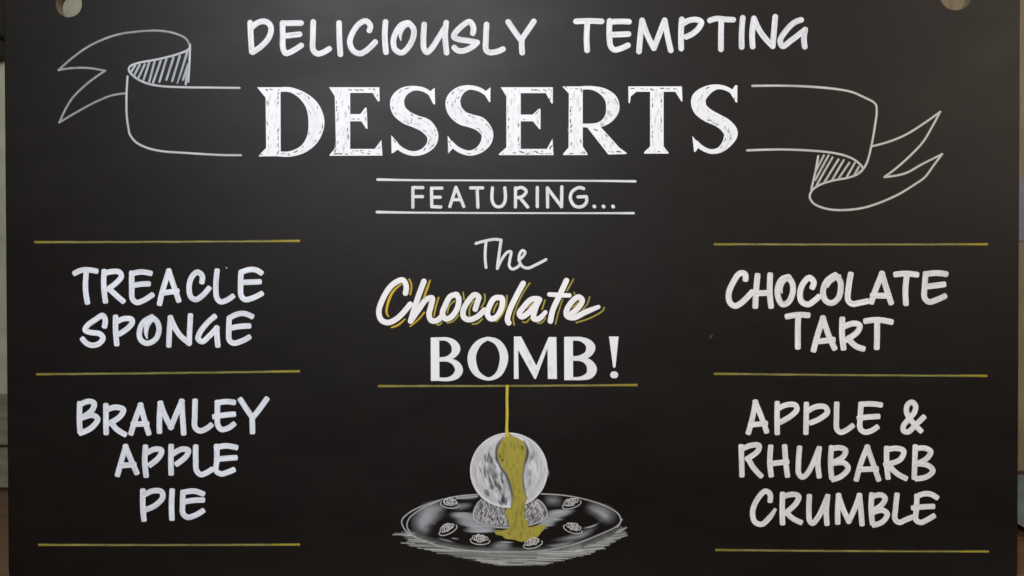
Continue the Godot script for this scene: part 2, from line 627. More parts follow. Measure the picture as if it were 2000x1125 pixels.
func heading() -> void:
	var o := word("wording", "DELICIOUSLY in white capitals along the top")
	group(460, 10, 5.0, 55)
	letter(o, "145,172 150,300 160,455 / 165,215 220,172 285,160 335,190 348,245 325,320 255,400 168,460")
	letter(o, "460,176 462,300 465,420 490,470 530,462 642,395 / 468,178 640,176 / 475,303 625,285")
	letter(o, "760,165 757,300 760,440 800,475 850,465 915,428")
	letter(o, "1012,175 1015,320 1025,480")
	letter(o, "1308,248 1316,200 1275,157 1210,182 1140,280 1117,360 1145,440 1210,474 1270,450 1365,362")
	letter(o, "1465,165 1458,300 1470,460")
	letter(o, "1616,345,10 1610,285,36 1640,210,54 1695,178 / 1690,176 1735,225 1741,290 1700,395 1625,466 1560,435 1541,360 1565,270 1620,195 1680,174")
	group(830, 10, 5.0, 55)
	letter(o, "-7,190 -15,340 -8,430 20,462 60,430 130,325 195,220 / 208,172 197,300 212,465")
	letter(o, "468,275 473,215 437,163 380,190 290,280 282,310 330,335 430,350 510,366! 460,410 370,448 320,443 287,415")
	letter(o, "602,190 595,330 598,440 630,462 700,455 762,430")
	letter(o, "813,165 870,250 935,340 / 1063,160 995,260 945,335 / 945,330 945,400 950,465")
	o = word("wording", "TEMPTING in white capitals along the top")
	letter(o, "1475,160 1600,155 1725,160 / 1585,180 1578,320 1583,442")
	group(1200, 10, 5.0, 55)
	letter(o, "-47,155 -50,300 -35,405 0,437 60,425 132,393 / -40,165 60,160 142,163 / -40,290 50,287 137,283")
	letter(o, "240,453 253,300 270,150! 320,290 385,422! 440,280 490,148! 518,300 550,442")
	letter(o, "657,140 650,280 652,425 / 665,185 730,150 800,143 848,165 830,215 770,275 700,310")
	letter(o, "932,150 1000,132 1080,140 1160,143 / 1043,165 1040,300 1040,432")
	letter(o, "1253,125 1242,270 1242,410")
	letter(o, "1350,405 1345,270 1362,130! 1430,270 1545,402! 1558,250 1570,115")
	letter(o, "1823,145 1750,175 1660,270 1618,350 1642,403 1720,350 1862,240! 1850,330 1858,407")


func serif_polygons(texts: Array, worn: float) -> void:
	for t in texts:
		var poly := shape(t)
		fill(poly, CHALK, 1.0, 0.0)
		worn_polygon(poly, worn)


func desserts() -> void:
	var o := word("wording", "DESSERTS in large white hatched serif capitals")
	group(480, 150, 5.0, 50)
	blunt = 8.0
	var bowl := "325,127,46 440,129,50 560,190,80 650,290,125 691,440,156 660,590,125 570,700,80 440,752,54 325,753,50"
	strokes(bowl, CHALK, 1.0, 0.05, 0.0)
	worn_ribbon(bowl, 0.34)
	serif_polygons(["112,103 340,103 342,775 128,778 133,763 200,695 195,205"], 0.5)
	flush("letter", o)
	serif_polygons(["815,103 1305,103 1308,240 1290,240 1240,158 1020,158 1020,365 1120,365 1170,298 1182,310 1190,510 1175,505 1130,435 1020,435 1020,705 1260,705 1325,618 1335,770 818,772 824,756 882,690 870,190"], 0.5)
	flush("letter", o)
	blunt = 2.0
	var s := "1800,165,40 1740,128,42 1640,114,48 1540,150,92 1482,232,134 1492,320,140 1560,392,132 1660,438,125 1760,482,138 1823,570,116 1815,650,92 1740,725,60 1640,750,46 1540,722,46 1462,660,48"
	strokes(s, CHALK, 1.0, 0.05, 0.0)
	serif_polygons(["1845,108 1850,270 1832,268 1780,165 1800,145", "1422,572 1425,748 1440,745 1500,700 1490,650"], 0.2)
	worn_ribbon(s, 0.34, 0.25)
	flush("letter", o)
	group(840, 150, 5.0, 50)
	s = "540,160,40 470,120,42 370,106,48 280,148,96 227,230,142 237,320,148 310,400,138 400,432,130 490,465,138 557,552,118 545,640,102 470,720,66 380,745,50 280,713,48 205,650,48"
	strokes(s, CHALK, 1.0, 0.05, 0.0)
	serif_polygons(["590,103 588,248 575,245 525,160 545,140", "172,575 178,748 225,695 225,650"], 0.2)
	worn_ribbon(s, 0.34, 0.3)
	flush("letter", o)
	serif_polygons(["690,103 1198,103 1198,262 1185,260 1130,160 885,160 885,370 1000,370 1065,312 1078,315 1078,512 1065,510 1005,435 885,435 885,705 1140,705 1195,605 1205,765 670,765 676,750 745,690 745,190"], 0.5)
	flush("letter", o)
	blunt = 8.0
	s = "1475,111,34 1590,112,40 1700,155,80 1770,230,122 1782,320,128 1740,410,88 1660,465,52 1475,475,34"
	strokes(s, CHALK, 1.0, 0.05, 0.0)
	worn_ribbon(s, 0.3, 0.25)
	serif_polygons(["1290,95 1490,95 1490,680 1538,755 1535,765 1300,765 1298,755 1352,690 1355,165", "1530,490 1660,485 1850,695 1920,745 1915,755 1740,760"], 0.5)
	flush("letter", o)
	group(1190, 150, 6.248, 50)
	serif_polygons(["232,118 885,118 892,300 878,300 805,183 662,183 662,850 722,925 722,938 425,938 425,920 498,850 498,183 330,183 262,240 250,322 235,320"], 0.5)
	flush("letter", o)
	blunt = 2.0
	s = "1505,190,50 1420,142,52 1310,125,62 1190,170,118 1091,270,176 1105,385,174 1200,470,162 1320,530,150 1425,600,162 1481,690,172 1440,800,122 1350,890,72 1240,912,56 1130,868,56 1060,805,56"
	strokes(s, CHALK, 1.0, 0.05, 0.0)
	serif_polygons(["1535,105 1562,105 1560,310 1545,315 1475,200 1500,160", "1012,722 1035,918 1050,915 1080,875 1075,800"], 0.2)
	worn_ribbon(s, 0.12, 0.5)
	flush("letter", o)


func featuring() -> void:
	var o := word("wording", "FEATURING followed by three dots in small white capitals")
	group(720, 340, 3.7037, 23)
	for t in ["320,98 320,240 / 320,98 392,98 / 322,163 390,163", "455,102 530,102 / 455,102 457,236! 522,238 / 457,168 518,168", "588,235 632,96! 688,235 / 610,185 665,185", "738,100 825,100 / 785,105 790,240", "896,100 896,200 920,233 960,233 985,200 985,100", "1062,100 1062,238 / 1066,107 1110,98 1140,125 1115,160 1066,172 / 1095,172 1150,238", "1220,97 1220,236", "1295,238 1293,100! 1395,236! 1397,92", "1555,105 1520,98 1470,130 1460,180 1490,230 1540,236 1575,205 1575,163! 1515,165"]:
		letter(o, t)
	for x in [1632, 1699, 1768]:
		strokes("%d,234,27 %d,236,27" % [x - 1, x + 1])
		flush("dot", o)
	strokes("66,40,21 300,44,15 1000,47,13 1700,50,15 1928,53,19", CHALK, 0.95, 0.12)
	flush("rule_line", board)
	strokes("62,275,22 300,279,16 900,282,13 1700,283,14 1916,283,18", CHALK, 0.95, 0.12)
	flush("rule_line", board)


func left_dishes() -> void:
	var lit_tint := Color(0.81, 0.86, 0.93)  # paint bluer than elsewhere: the cool light at left put into its colour
	group(120, 500, 4.7619, 50, 3.2)
	var o := word("wording", "TREACLE in white capitals at left")
	for t in ["128,158 190,132 260,130 322,140 / 232,150 225,300 242,428", "398,145 395,280 410,418 / 410,160 470,145 540,150 558,190 510,250 435,305 / 445,305 510,365 572,418", "655,160 655,290 662,400 700,432 760,415 842,364 / 655,165 740,148 825,160 / 665,275 740,262 808,258", "915,440 940,330 1000,140! 1050,290 1090,410 / 940,345 1075,325", "1308,238 1308,180 1265,150 1210,200 1188,300 1205,380 1250,405 1310,370 1370,303", "1448,140 1437,270 1447,390 1480,425 1530,415 1590,377", "1670,165 1667,270 1673,370 1710,405 1780,390 1858,352 / 1675,150 1750,127 1810,130 1855,155 / 1680,246 1840,240"]:
		letter(o, t, lit_tint)
	o = word("wording", "SPONGE in white capitals at left")
	for t in ["403,650 408,590 385,553 320,590 240,650 222,690 270,710 360,725 388,765 350,815 290,830 240,815 200,775", "505,570 505,690 515,815 / 520,610 590,582 655,590 660,620 620,670 545,722", "798,765,12 788,720,34 800,640,50 850,580 / 840,570 890,610 909,680 880,770 800,812 740,780 726,710 760,620 840,568", "1000,828 1005,700 1015,575! 1090,720 1188,810! 1195,660 1200,557", "1422,565 1360,620 1290,710 1272,770 1310,797 1370,750 1445,670! 1448,750 1455,828", "1560,590 1557,700 1562,780 1600,810 1680,790 1742,757 / 1565,575 1640,540 1700,535 1768,560 / 1575,670 1660,655 1742,650"]:
		letter(o, t, lit_tint)
	group(120, 760, 4.019, 43, 3.6)
	o = word("wording", "BRAMLEY in white capitals at left")
	for t in ["145,115 142,230 147,330 / 150,120 215,96 257,110 245,160 160,225 / 165,225 250,205 286,235 240,300 155,343", "350,130 350,240 352,340 / 360,160 430,142 487,160 465,210 385,265 / 395,265 430,310 495,353", "548,343 580,240 622,126! 650,230 685,343 / 565,275 670,272", "770,330 770,220 778,112! 810,200 860,298! 905,190 945,97! 952,220 960,343", "1050,95 1048,200 1050,300 1085,327 1130,315 1172,285", "1225,105 1225,200 1228,280 1255,315 1310,305 1350,277 / 1225,108 1290,98 1350,103 / 1205,215 1280,203 1350,197", "1408,85 1450,150 1495,215 / 1610,80 1560,150 1500,225 / 1498,225 1500,333"]:
		letter(o, t, lit_tint)
	o = word("wording", "APPLE in white capitals at left, under BRAMLEY")
	for t in ["443,668 470,570 505,452! 545,550 590,653 / 465,600 570,592", "660,455 655,570 665,675 / 670,500 740,470 787,480 770,530 700,592", "862,450 860,560 862,658 / 880,505 950,470 997,480 985,520 910,585", "1055,455 1055,550 1062,640 1095,670 1140,655 1178,632", "1220,450 1220,560 1215,640 1255,665 1310,650 1347,635 / 1218,458 1290,445 1368,457 / 1225,550 1300,542 1363,538"]:
		letter(o, t, lit_tint)
	o = word("wording", "PIE in white capitals at left, under APPLE")
	for t in ["640,800 640,920 648,1020 / 650,830 720,798 787,805 795,850 740,910 670,943", "870,800 865,900 868,1012", "955,810 952,900 955,975 990,1005 1050,990 1107,957 / 960,810 1040,800 1107,820 / 965,885 1040,872 1107,870"]:
		letter(o, t, lit_tint)


func right_dishes() -> void:
	var lit_tint := Color(0.83, 0.84, 0.84)  # paint less blue: the warmer light at right mixed into its colour
	group(1390, 510, 4.1667, 47, 3.2)
	var o := word("wording", "CHOCOLATE in white capitals at right")
	for t in ["275,145 270,105 230,100 170,180 137,270 150,340 190,365 240,340 325,255", "372,120 360,250 355,365 / 475,115 472,250 482,365 / 362,262 468,258", "570,258,12 565,200,36 590,150,46 630,138 / 620,132 655,180 658,260 622,335 577,352 545,310 536,220 570,150 620,130", "820,210 830,170 795,135 745,180 718,260 732,330 785,352 830,325 868,292", "945,212,12 960,170,36 1000,135,46 1030,130 / 1010,118 1045,165 1050,220 1030,300 980,340 930,325 905,260 930,170 1000,115", "1130,110 1115,200 1110,320 1145,348 1200,340 1262,327", "1300,330 1330,240 1385,103! 1420,220 1458,335 / 1310,280 1440,282", "1500,108 1580,102 1665,110 / 1587,120 1575,240 1580,342", "1740,105 1733,200 1732,300 1770,332 1830,315 1892,287 / 1745,105 1830,97 1902,105 / 1750,207 1885,190"]:
		letter(o, t, lit_tint)
	o = word("wording", "TART in white capitals at right, under CHOCOLATE")
	for t in ["617,450 700,437 780,440 / 703,455 700,580 700,697", "830,720 855,620 905,465! 950,600 997,705 / 850,655 985,640", "1062,475 1060,590 1072,705 / 1080,530 1160,507 1203,522 1190,570 1095,640 / 1110,630 1170,690 1228,712", "1255,487 1350,478 1457,494 / 1345,500 1345,600 1342,700"]:
		letter(o, t, lit_tint)
	group(1420, 770, 4.0182, 42, 3.6)
	o = word("wording", "APPLE and an ampersand in white capitals at right")
	for t in ["168,298 195,200 222,62! 270,180 308,288 / 185,240 300,228", "393,73 392,190 393,300 / 405,110 470,82 535,85 547,120 500,170 420,217", "622,80 620,190 618,298 / 635,130 700,97 770,100 787,140 730,190 660,222", "860,78 858,180 862,275 890,298 930,285 980,250", "1050,85 1045,180 1045,270 1080,297 1130,287 1173,260 / 1050,78 1130,75 1202,83 / 1037,187 1110,178 1182,174", "1517,285 1440,200 1408,140 1415,85 1450,62 1478,90 1470,140 1420,200 1383,250 1385,287 1420,295 1480,240 1540,182"]:
		letter(o, t, lit_tint)
	o = word("wording", "RHUBARB in white capitals at right")
	for t in ["110,412 114,530 116,632 / 120,430 190,400 250,402 245,440 160,505 / 165,505 210,580 263,637", "342,415 335,530 345,632 / 452,412 460,530 473,635 / 337,545 468,530", "568,423 560,540 562,620 590,650 630,620 715,440 / 722,427 712,540 722,640", "818,420 812,540 820,650 / 830,425 890,420 930,440 910,490 840,530 / 840,540 920,540 950,580 900,640 835,668", "1015,665 1050,540 1100,415! 1140,530 1187,665 / 1040,590 1170,585", "1252,425 1252,540 1262,650 / 1270,430 1340,425 1385,445 1360,510 1245,550 / 1280,570 1330,620 1398,658", "1476,413 1472,540 1468,650 / 1485,425 1560,425 1598,450 1570,500 1490,545 / 1490,545 1580,560 1615,600 1570,645 1490,662"]:
		letter(o, t, lit_tint)
	o = word("wording", "CRUMBLE in white capitals at right")
	for t in ["338,832 335,780 300,760 240,820 200,920 217,1000 270,1020 330,970 375,907,26", "435,785 432,900 435,1008 / 445,800 520,785 562,800 545,850 460,930 / 470,930 510,970 573,1003", "645,803 642,920 647,990 670,1012 710,970 785,810 / 788,803 778,920 783,1012", "868,1003 868,900 875,795! 910,900 955,995! 1000,900 1038,795! 1050,910 1058,1015", "1135,790 1130,900 1140,1008 / 1145,800 1210,790 1240,815 1220,860 1150,910 / 1150,925 1220,910 1257,940 1220,1000 1155,1025", "1332,792 1322,890 1318,980 1350,1005 1400,985 1445,967", "1490,800 1485,900 1482,985 1520,1005 1570,985 1617,957 / 1490,800 1550,780 1600,785 1642,808 / 1463,890 1540,883 1612,880"]:
		letter(o, t, lit_tint)


func chocolate_bomb() -> void:
	group(720, 450, 4.0, 22)
	var o := word("wording", "The in thin white script above the gold shadowed word")
	letter(o, "838,102 900,85 980,70 1035,75 / 917,90 910,200 917,290")
	letter(o, "1035,78 1020,180 1005,298! 1050,210 1088,168 1112,166 1103,230 1100,280 1122,302 1160,288 1178,272")
	letter(o, "1172,232 1205,205 1222,170 1202,156 1178,190 1178,240 1200,280 1245,294 1310,267 1385,228")
	o = word("wording", "Chocolate in white script with gold drop strokes")
	pen = 13
	strokes("318,382 335,430 325,500 / 252,422,14 190,480,20 150,570,22 140,640,18 155,672,12 / 180,758,12 230,740,18 285,692,10 / 480,390,12 455,460,20 430,530,12 / 435,640 390,695 325,748 / 547,525 530,580 510,668", Color(0.70, 0.48, 0.03), 0.95, 0.2)
	strokes("535,738 555,736 572,718 / 672,550 630,590 615,642 / 738,485 745,540 / 615,722 660,710 702,662 / 822,550 790,610 788,665 / 905,498 907,550 880,600 / 812,732 850,725 888,692 / 1005,570 985,605 975,638 / 1080,510 1075,580 1040,660 995,712 / 1258,412 1200,500 1150,610 1130,680 1137,738 / 1280,570 1240,605 / 1378,545 1355,615 / 1205,715 1230,718 1260,688", Color(0.50, 0.43, 0.06), 0.9, 0.25)
	strokes("1320,724 1350,722 1382,686 / 1600,382 1550,470 / 1515,540 1485,630 1460,730 / 1605,485 1612,505 / 1640,560 1595,600 / 1725,520 1710,570 1670,620 / 1840,602 1830,625 1740,680 1622,720", Color(0.46, 0.39, 0.07), 0.9, 0.25)
	flush("drop_strokes", o)
	group(720, 450, 4.0, 43)
	for t in ["288,490 293,430 268,388 235,393 170,440 100,560 80,640 100,700 150,720 220,690 325,577", "432,398 380,540 328,708! 390,620 450,540 497,528 490,580 472,660 490,703 530,705 572,670", "690,503 640,515 597,590 577,650 600,690 640,680 692,610 703,530 680,500", "833,615 850,560 860,520 830,502 780,550 738,630 745,680 780,697 840,680 905,622", "1040,528 985,530 945,590 928,655 955,690 1000,675 1040,600 1042,530 1020,525", "1207,414 1150,520 1100,630 1085,700 1095,722", "1325,535 1270,540 1210,600 1177,650 1195,675 1240,650 1335,540! 1300,620 1290,688 1325,692 1380,640,34", "1545,392 1500,490 1440,620 1420,708 / 1412,500,34 1490,505,36 1568,508,34", "1578,655 1640,600 1668,545 1640,520 1590,555 1545,630 1550,668 1600,682 1690,640 1795,598,32"]:
		letter(o, t, Color(0.84, 0.84, 0.84), 0.06)
	o = word("wording", "BOMB! in white flared capitals")
	group(820, 640, 4.6512, 40, 9.0)
	var pearl := Color(0.76, 0.78, 0.81)
	fill(shape("99,89 176,87 178,482 101,483"), pearl, 1.0, 0.0)
	strokes("165,103,30 250,106,36 305,140,62 329,190,78 310,240,60 250,278,40 168,287,38 / 168,290,38 270,297,36 330,330,60 356,385,72 330,435,62 270,465,38 168,467,32", pearl, 1.0, 0.06, 0.0)
	flush("letter", o)
	blunt = 2.0
	strokes("610,97,30 700,130,55 750,200,72 764,290,76 715,420,55 625,465,30 525,420,55 480,340,74 476,240,74 535,140,55 620,97,30", pearl, 1.0, 0.06, 0.0)
	flush("letter", o)
	var poly := shape("855,80 920,80 1058,345 1170,85 1240,85 1245,465 1163,465 1160,185 1054,466 1042,466 893,200 897,465 855,465")
	fill(poly, pearl, 1.0, 0.0)
	brushed(poly, 0.006)
	flush("letter", o)
	blunt = 9.0
	fill(shape("1311,83 1390,82 1392,476 1312,477"), pearl, 1.0, 0.0)
	strokes("1380,101,36 1460,104,40 1525,135,65 1552,180,85 1530,235,65 1460,270,42 1380,278,40 / 1380,282,38 1480,288,44 1540,325,70 1563,380,90 1540,430,70 1470,458,36 1380,462,28", pearl, 1.0, 0.06, 0.0)
	flush("letter", o)
	blunt = 2.0
	fill(shape("1718,80 1805,80 1777,355 1770,364 1762,364 1755,355"), pearl, 1.0, 0.0)
	strokes("1760,428,62 1770,428,62", pearl, 1.0, 0.06, 0.0)
	flush("letter", o)


func banners() -> void:
	var line := Color(0.60, 0.64, 0.66)
	var o := word("ribbon_drawing", "curled ribbon outline drawn at upper left")
	group(90, 40, 4.0175, 17)
	strokes("100,390 200,300 350,195 550,115 750,85 900,82 1020,105 1100,145 1130,200 / 100,390 200,375 320,373 465,395! 330,490 200,620 105,800! 250,715 400,635 520,588 620,573", Color(0.42, 0.46, 0.47), 0.85, 0.3)
	strokes("1130,200 1120,225 1060,255 900,300 720,335 660,360 650,390 690,440 780,490 900,515 1100,525 1300,527 1518,530 / 1130,190 1127,300 1117,480 / 640,440 632,600 635,760 655,890! 700,950 780,995 900,1025 1100,1040 1350,1055 1530,1057", line, 0.92, 0.2)
	flush("outline", o)
	pen = 19
	strokes("700,352 668,405 / 735,350 690,435 / 775,345 720,460 / 810,330 765,470 / 852,325 810,480 / 900,318 840,490 / 945,305 890,480 / 1000,292 945,465 / 1050,280 990,475 / 1108,250,22 1065,390,16 1030,495,8 / 1115,345 1075,465 / 1108,400 1097,500", Color(0.50, 0.55, 0.60), 0.9, 0.25)
	flush("hatching", o)
	o = word("ribbon_drawing", "curled ribbon outline drawn at upper right")
	group(1440, 140, 3.8786, 17)
	line = Color(0.66, 0.65, 0.60)
	strokes("115,108,20 400,108 650,122,19 850,150 950,190 1045,245 1055,300 1040,420 1015,560 980,690 950,740 / 75,597,19 300,590 500,595 720,615 840,645 910,685 950,735 920,770 850,800 720,825 620,860 565,900 548,950 580,1000 680,1040 820,1048 980,1025 1200,940 1350,850 1420,800 1480,720 1550,625! 1400,700 1270,770 1115,798! 1240,700 1400,540 1480,410 1535,305! 1400,400 1270,480 1150,530 1020,565 / 612,640 590,760 560,890", line, 0.9, 0.2)
	flush("outline", o)
	strokes("655,635 590,760 / 690,635 590,820 / 720,650 600,860 / 765,665 660,835 / 805,670 720,815 / 848,690 770,805 / 890,690 830,795 / 920,720 880,790 / 945,745 915,770", line, 0.85, 0.25)
	flush("hatching", o)


func rules() -> void:
	group(0, 0, 1, 4, 6.0)
	for r in [[69, 473, 584, 470.5], [73, 731, 584, 725], [77, 1064, 584, 1063.5], [740, 754, 1243, 752], [1396, 477, 1927, 477], [1396, 730, 1926, 734], [1399, 1074, 1929, 1077]]:
		var a := Vector2(r[0], r[1])
		var b := Vector2(r[2], r[3])
		var mid := a.lerp(b, 0.5) + Vector2(0, 0.6)
		# a thin pass along the whole rule, and fuller paint where the pen started and stopped
		ribbon([Vector3(a.x, a.y, 3.9), Vector3(mid.x, mid.y, 3.5), Vector3(b.x, b.y, 3.8)] as Array[Vector3], Color(0.36, 0.34, 0.10), 0.9, 0.35, 1.6, 6.0)
		var p := a.lerp(b, 0.07)
		ribbon([Vector3(a.x, a.y, 4.4), Vector3(p.x, p.y, 3.2)] as Array[Vector3], GOLD * 0.8, 0.5, 0.3, 1.6, 6.0)
		p = a.lerp(b, 0.90)
		ribbon([Vector3(p.x, p.y, 3.0), Vector3(b.x, b.y, 4.4)] as Array[Vector3], GOLD, 0.6, 0.3, 1.6, 6.0)
		flush("rule_line", board)


func plate_drawing() -> void:
	var o := word("plate_drawing", "drawing of a chocolate ball on a plate with gold sauce poured over")
	group(760, 830, 4.01875, 9)
	var chalk := Color(0.56, 0.59, 0.57)
	# shading under the plate: near-level strokes out from the rim
	for w in [["140,850,30 260,900,44 430,958,50 650,1000,60 900,1022,76", 0.42], ["700,1015,70 965,1030,96 1250,1015,80 1480,965,64", 0.42], ["1300,1000,60 1500,955,66 1700,890,66 1820,830,50", 0.36]]:
		for run in read(w[0]):
			var smear: Array[Vector3] = []
			smear.assign(run)
			ribbon(smear, Color(0.50, 0.55, 0.53), w[1], 0.3, 14.0)
	var left_x := func(y: float) -> float:
		return 40.0 + maxf(0.0, y - 850.0) * (1.1 if y < 960.0 else 1.1) + maxf(0.0, y - 960.0) * 3.6
	var y := 802.0
	while y < 1098.0:
		var u := clampf((y - 765.0) / 228.0, -1.0, 1.0)
		var reach := 865.0 * sqrt(maxf(0.0, 1.0 - u * u)) * (1.0 if y < 993.0 else 0.0)
		var l: float = left_x.call(y)
		var r: float = 1868.0 - maxf(0.0, y - 865.0) * 1.75 - maxf(0.0, y - 985.0) * 2.2
		if y > 840.0:
			var e := 965.0 - reach + 12.0
			var from := l + rng.randf_range(0, 60)
			if y < 992.0:
				flat_stroke(from, y + rng.randf_range(-4, 4), minf(e, from + rng.randf_range(170, 330)), 10.0, chalk)
		if y < 992.0:
			var s := 965.0 + reach - 12.0
			flat_stroke(maxf(s, r - rng.randf_range(120, 300)), y + 6.0, r - rng.randf_range(0, 50), -14.0, chalk)
		else:
			for k in 3:
				var a := lerpf(l, r, k / 3.0) + rng.randf_range(-30, 30)
				flat_stroke(maxf(l, a), y + rng.randf_range(-4, 4), minf(r, a + (r - l) / 2.6), 6.0, chalk)
		y += 7.5
	# a few long open strokes at the lower edge
	strokes("30,860 120,858 200,848 / 95,925 200,930 / 865,1092,14 950,1094 1035,1098 / 690,1060,14 900,1066 1160,1074 / 1000,1052,14 1245,1060 / 1280,1028 1460,1022 / 1420,1000 1600,997 / 1540,975 1695,968 / 1700,905 1868,866 / 1780,845 1862,806", Color(0.55, 0.57, 0.56), 0.8, 0.3)
	flush("shading", o)
	# rim
	pen = 10
	strokes("700,545 530,560 330,610 170,680 100,750 125,820 200,875 330,930 500,970 700,990 965,996 1200,985 1450,935 1650,860 1790,790 1828,740 / 1195,540 1400,555 1600,600 1730,650 1800,700 1818,750 1790,800 / 530,575,14 690,560,14 / 395,595 250,660 160,730 140,790 172,850", Color(0.60, 0.62, 0.62), 0.85, 0.3)
	flush("rim", o)
	# rubbed highlights on the plate
	soft("430,650,70 310,700,120 265,770,120 300,860,60", 0.34)
	soft("380,690,40 300,730,60 270,790,60 310,850,30", 0.32)
	soft("240,715,20 330,660,50 450,640,40", 0.3)
	soft("480,650,18 560,640,40 660,620,20", 0.22)
	soft("1530,645,26 1640,670,70 1715,720,100 1735,775,50", 0.30)
	soft("1560,650,20 1660,685,36 1725,745,40", 0.30)
	soft("1260,912,8 1430,885,34 1560,840,40 1655,770,10", 0.26)
	soft("1210,945,10 1350,938,22 1480,900,10", 0.3)
	soft("780,960,14 890,945,50 985,950,16", 0.30)
	soft("1230,592,60 1340,592,66", 0.20)
	soft("850,918,8 985,920,8", 0.5)
	soft("1510,812,7 1590,795,9 1655,765,6", 0.6)
	soft("365,885,8 450,905,12 520,925,10", 0.3)
	soft("485,888,8 550,893,8", 0.45)
	soft("540,575,22 700,560,24", 0.3)
	for k in 26:
		var t := k / 25.0
		var yy := 690.0 + 140.0 * t
		var x0 := 470.0 + 140.0 * t + rng.randf_range(-40, 40)
		soft("%f,%f,12 %f,%f,16 %f,%f,8" % [x0, yy, x0 + 110, yy + 4, minf(x0 + 260, 700 + 230 * t), yy + 8], rng.randf_range(0.2, 0.5))
		var x1 := 1470.0 - 230.0 * t + rng.randf_range(-40, 40)
		soft("%f,%f,10 %f,%f,16 %f,%f,8" % [1235 - 100 * t, yy - 22 + 6, x1 - 80, yy - 22, x1, yy - 24], rng.randf_range(0.2, 0.5))
	flush("rubbed_highlight", o)
	# sponge base: scribbles inside an outline
	var base := shape("730,585 690,620 662,680 668,730 720,765 820,795 940,806 1090,790 1190,752 1238,715 1232,660 1200,610 1160,585")
	fill(base, Color(0.22, 0.225, 0.23), 0.8, 0.0)
	for k in 330:
		var p := Vector2(rng.randf_range(668, 1235), rng.randf_range(588, 796))
		var q := Vector2(origin.x + p.x / zoom, origin.y + p.y / zoom)
		var d := Vector2(rng.randf_range(-0.8, -0.2) if rng.randf() < 0.6 else rng.randf_range(0.3, 0.9), 1.0).normalized() * (1 if rng.randf() < 0.5 else -1)
		var l := rng.randf_range(5, 12)
		if Geometry2D.is_point_in_polygon(q, base) and Geometry2D.is_point_in_polygon(q + d * l, base):
			var t := rng.randf_range(0.5, 0.85)
			flick(q, d, l, rng.randf_range(1.3, 2.2), Color(t, t, t) if rng.randf() < 0.80 else Color(0.01, 0.01, 0.01), rng.randf_range(0.6, 0.95))
	strokes("725,583 690,620 664,680 668,735 720,768 820,797 940,806 / 1162,583 1200,610 1235,665 1238,715 1190,752 1100,786", Color(0.62, 0.63, 0.63), 0.9, 0.25)
	flush("sponge_base", o)
	ball(o)
	sauce(o)
	for b in [[480, 605, 0.1], [458, 808, -0.45], [715, 890, 0.05], [1125, 918, -0.25], [1445, 800, 0.3], [1428, 606, -0.3], ]:
		berry(o, b[0], b[1], b[2])


func flat_stroke(x0: float, y0: float, x1: float, rise: float, c: Color) -> void:
	if x1 - x0 < 15.0:
		return
	var t := rng.randf_range(0.30, 1.45)
	var col := Color(c.r * t, c.g * t * 1.01, c.b * t)
	ribbon([place(Vector3(x0, y0 - rise * 0.5, 6)), place(Vector3((x0 + x1) * 0.5, y0 + rng.randf_range(-2, 2), 10)), place(Vector3(x1, y0 + rise * 0.5, 6))] as Array[Vector3], col, rng.randf_range(0.45, 0.85), 0.3, 1.2)


func soft(text: String, alpha: float) -> void:
	# chalk rubbed with a finger: a stroke that fades right across its width
	for run in read(text):
		var path: Array[Vector3] = []
		path.assign(run)
		var widest := 0.0
		for p in path:
			widest = maxf(widest, p.z)
		fading = true
		ribbon(path, Color(0.62, 0.66, 0.70), minf(0.95, alpha * 1.55), 0.25, widest * 0.7)
		fading = false


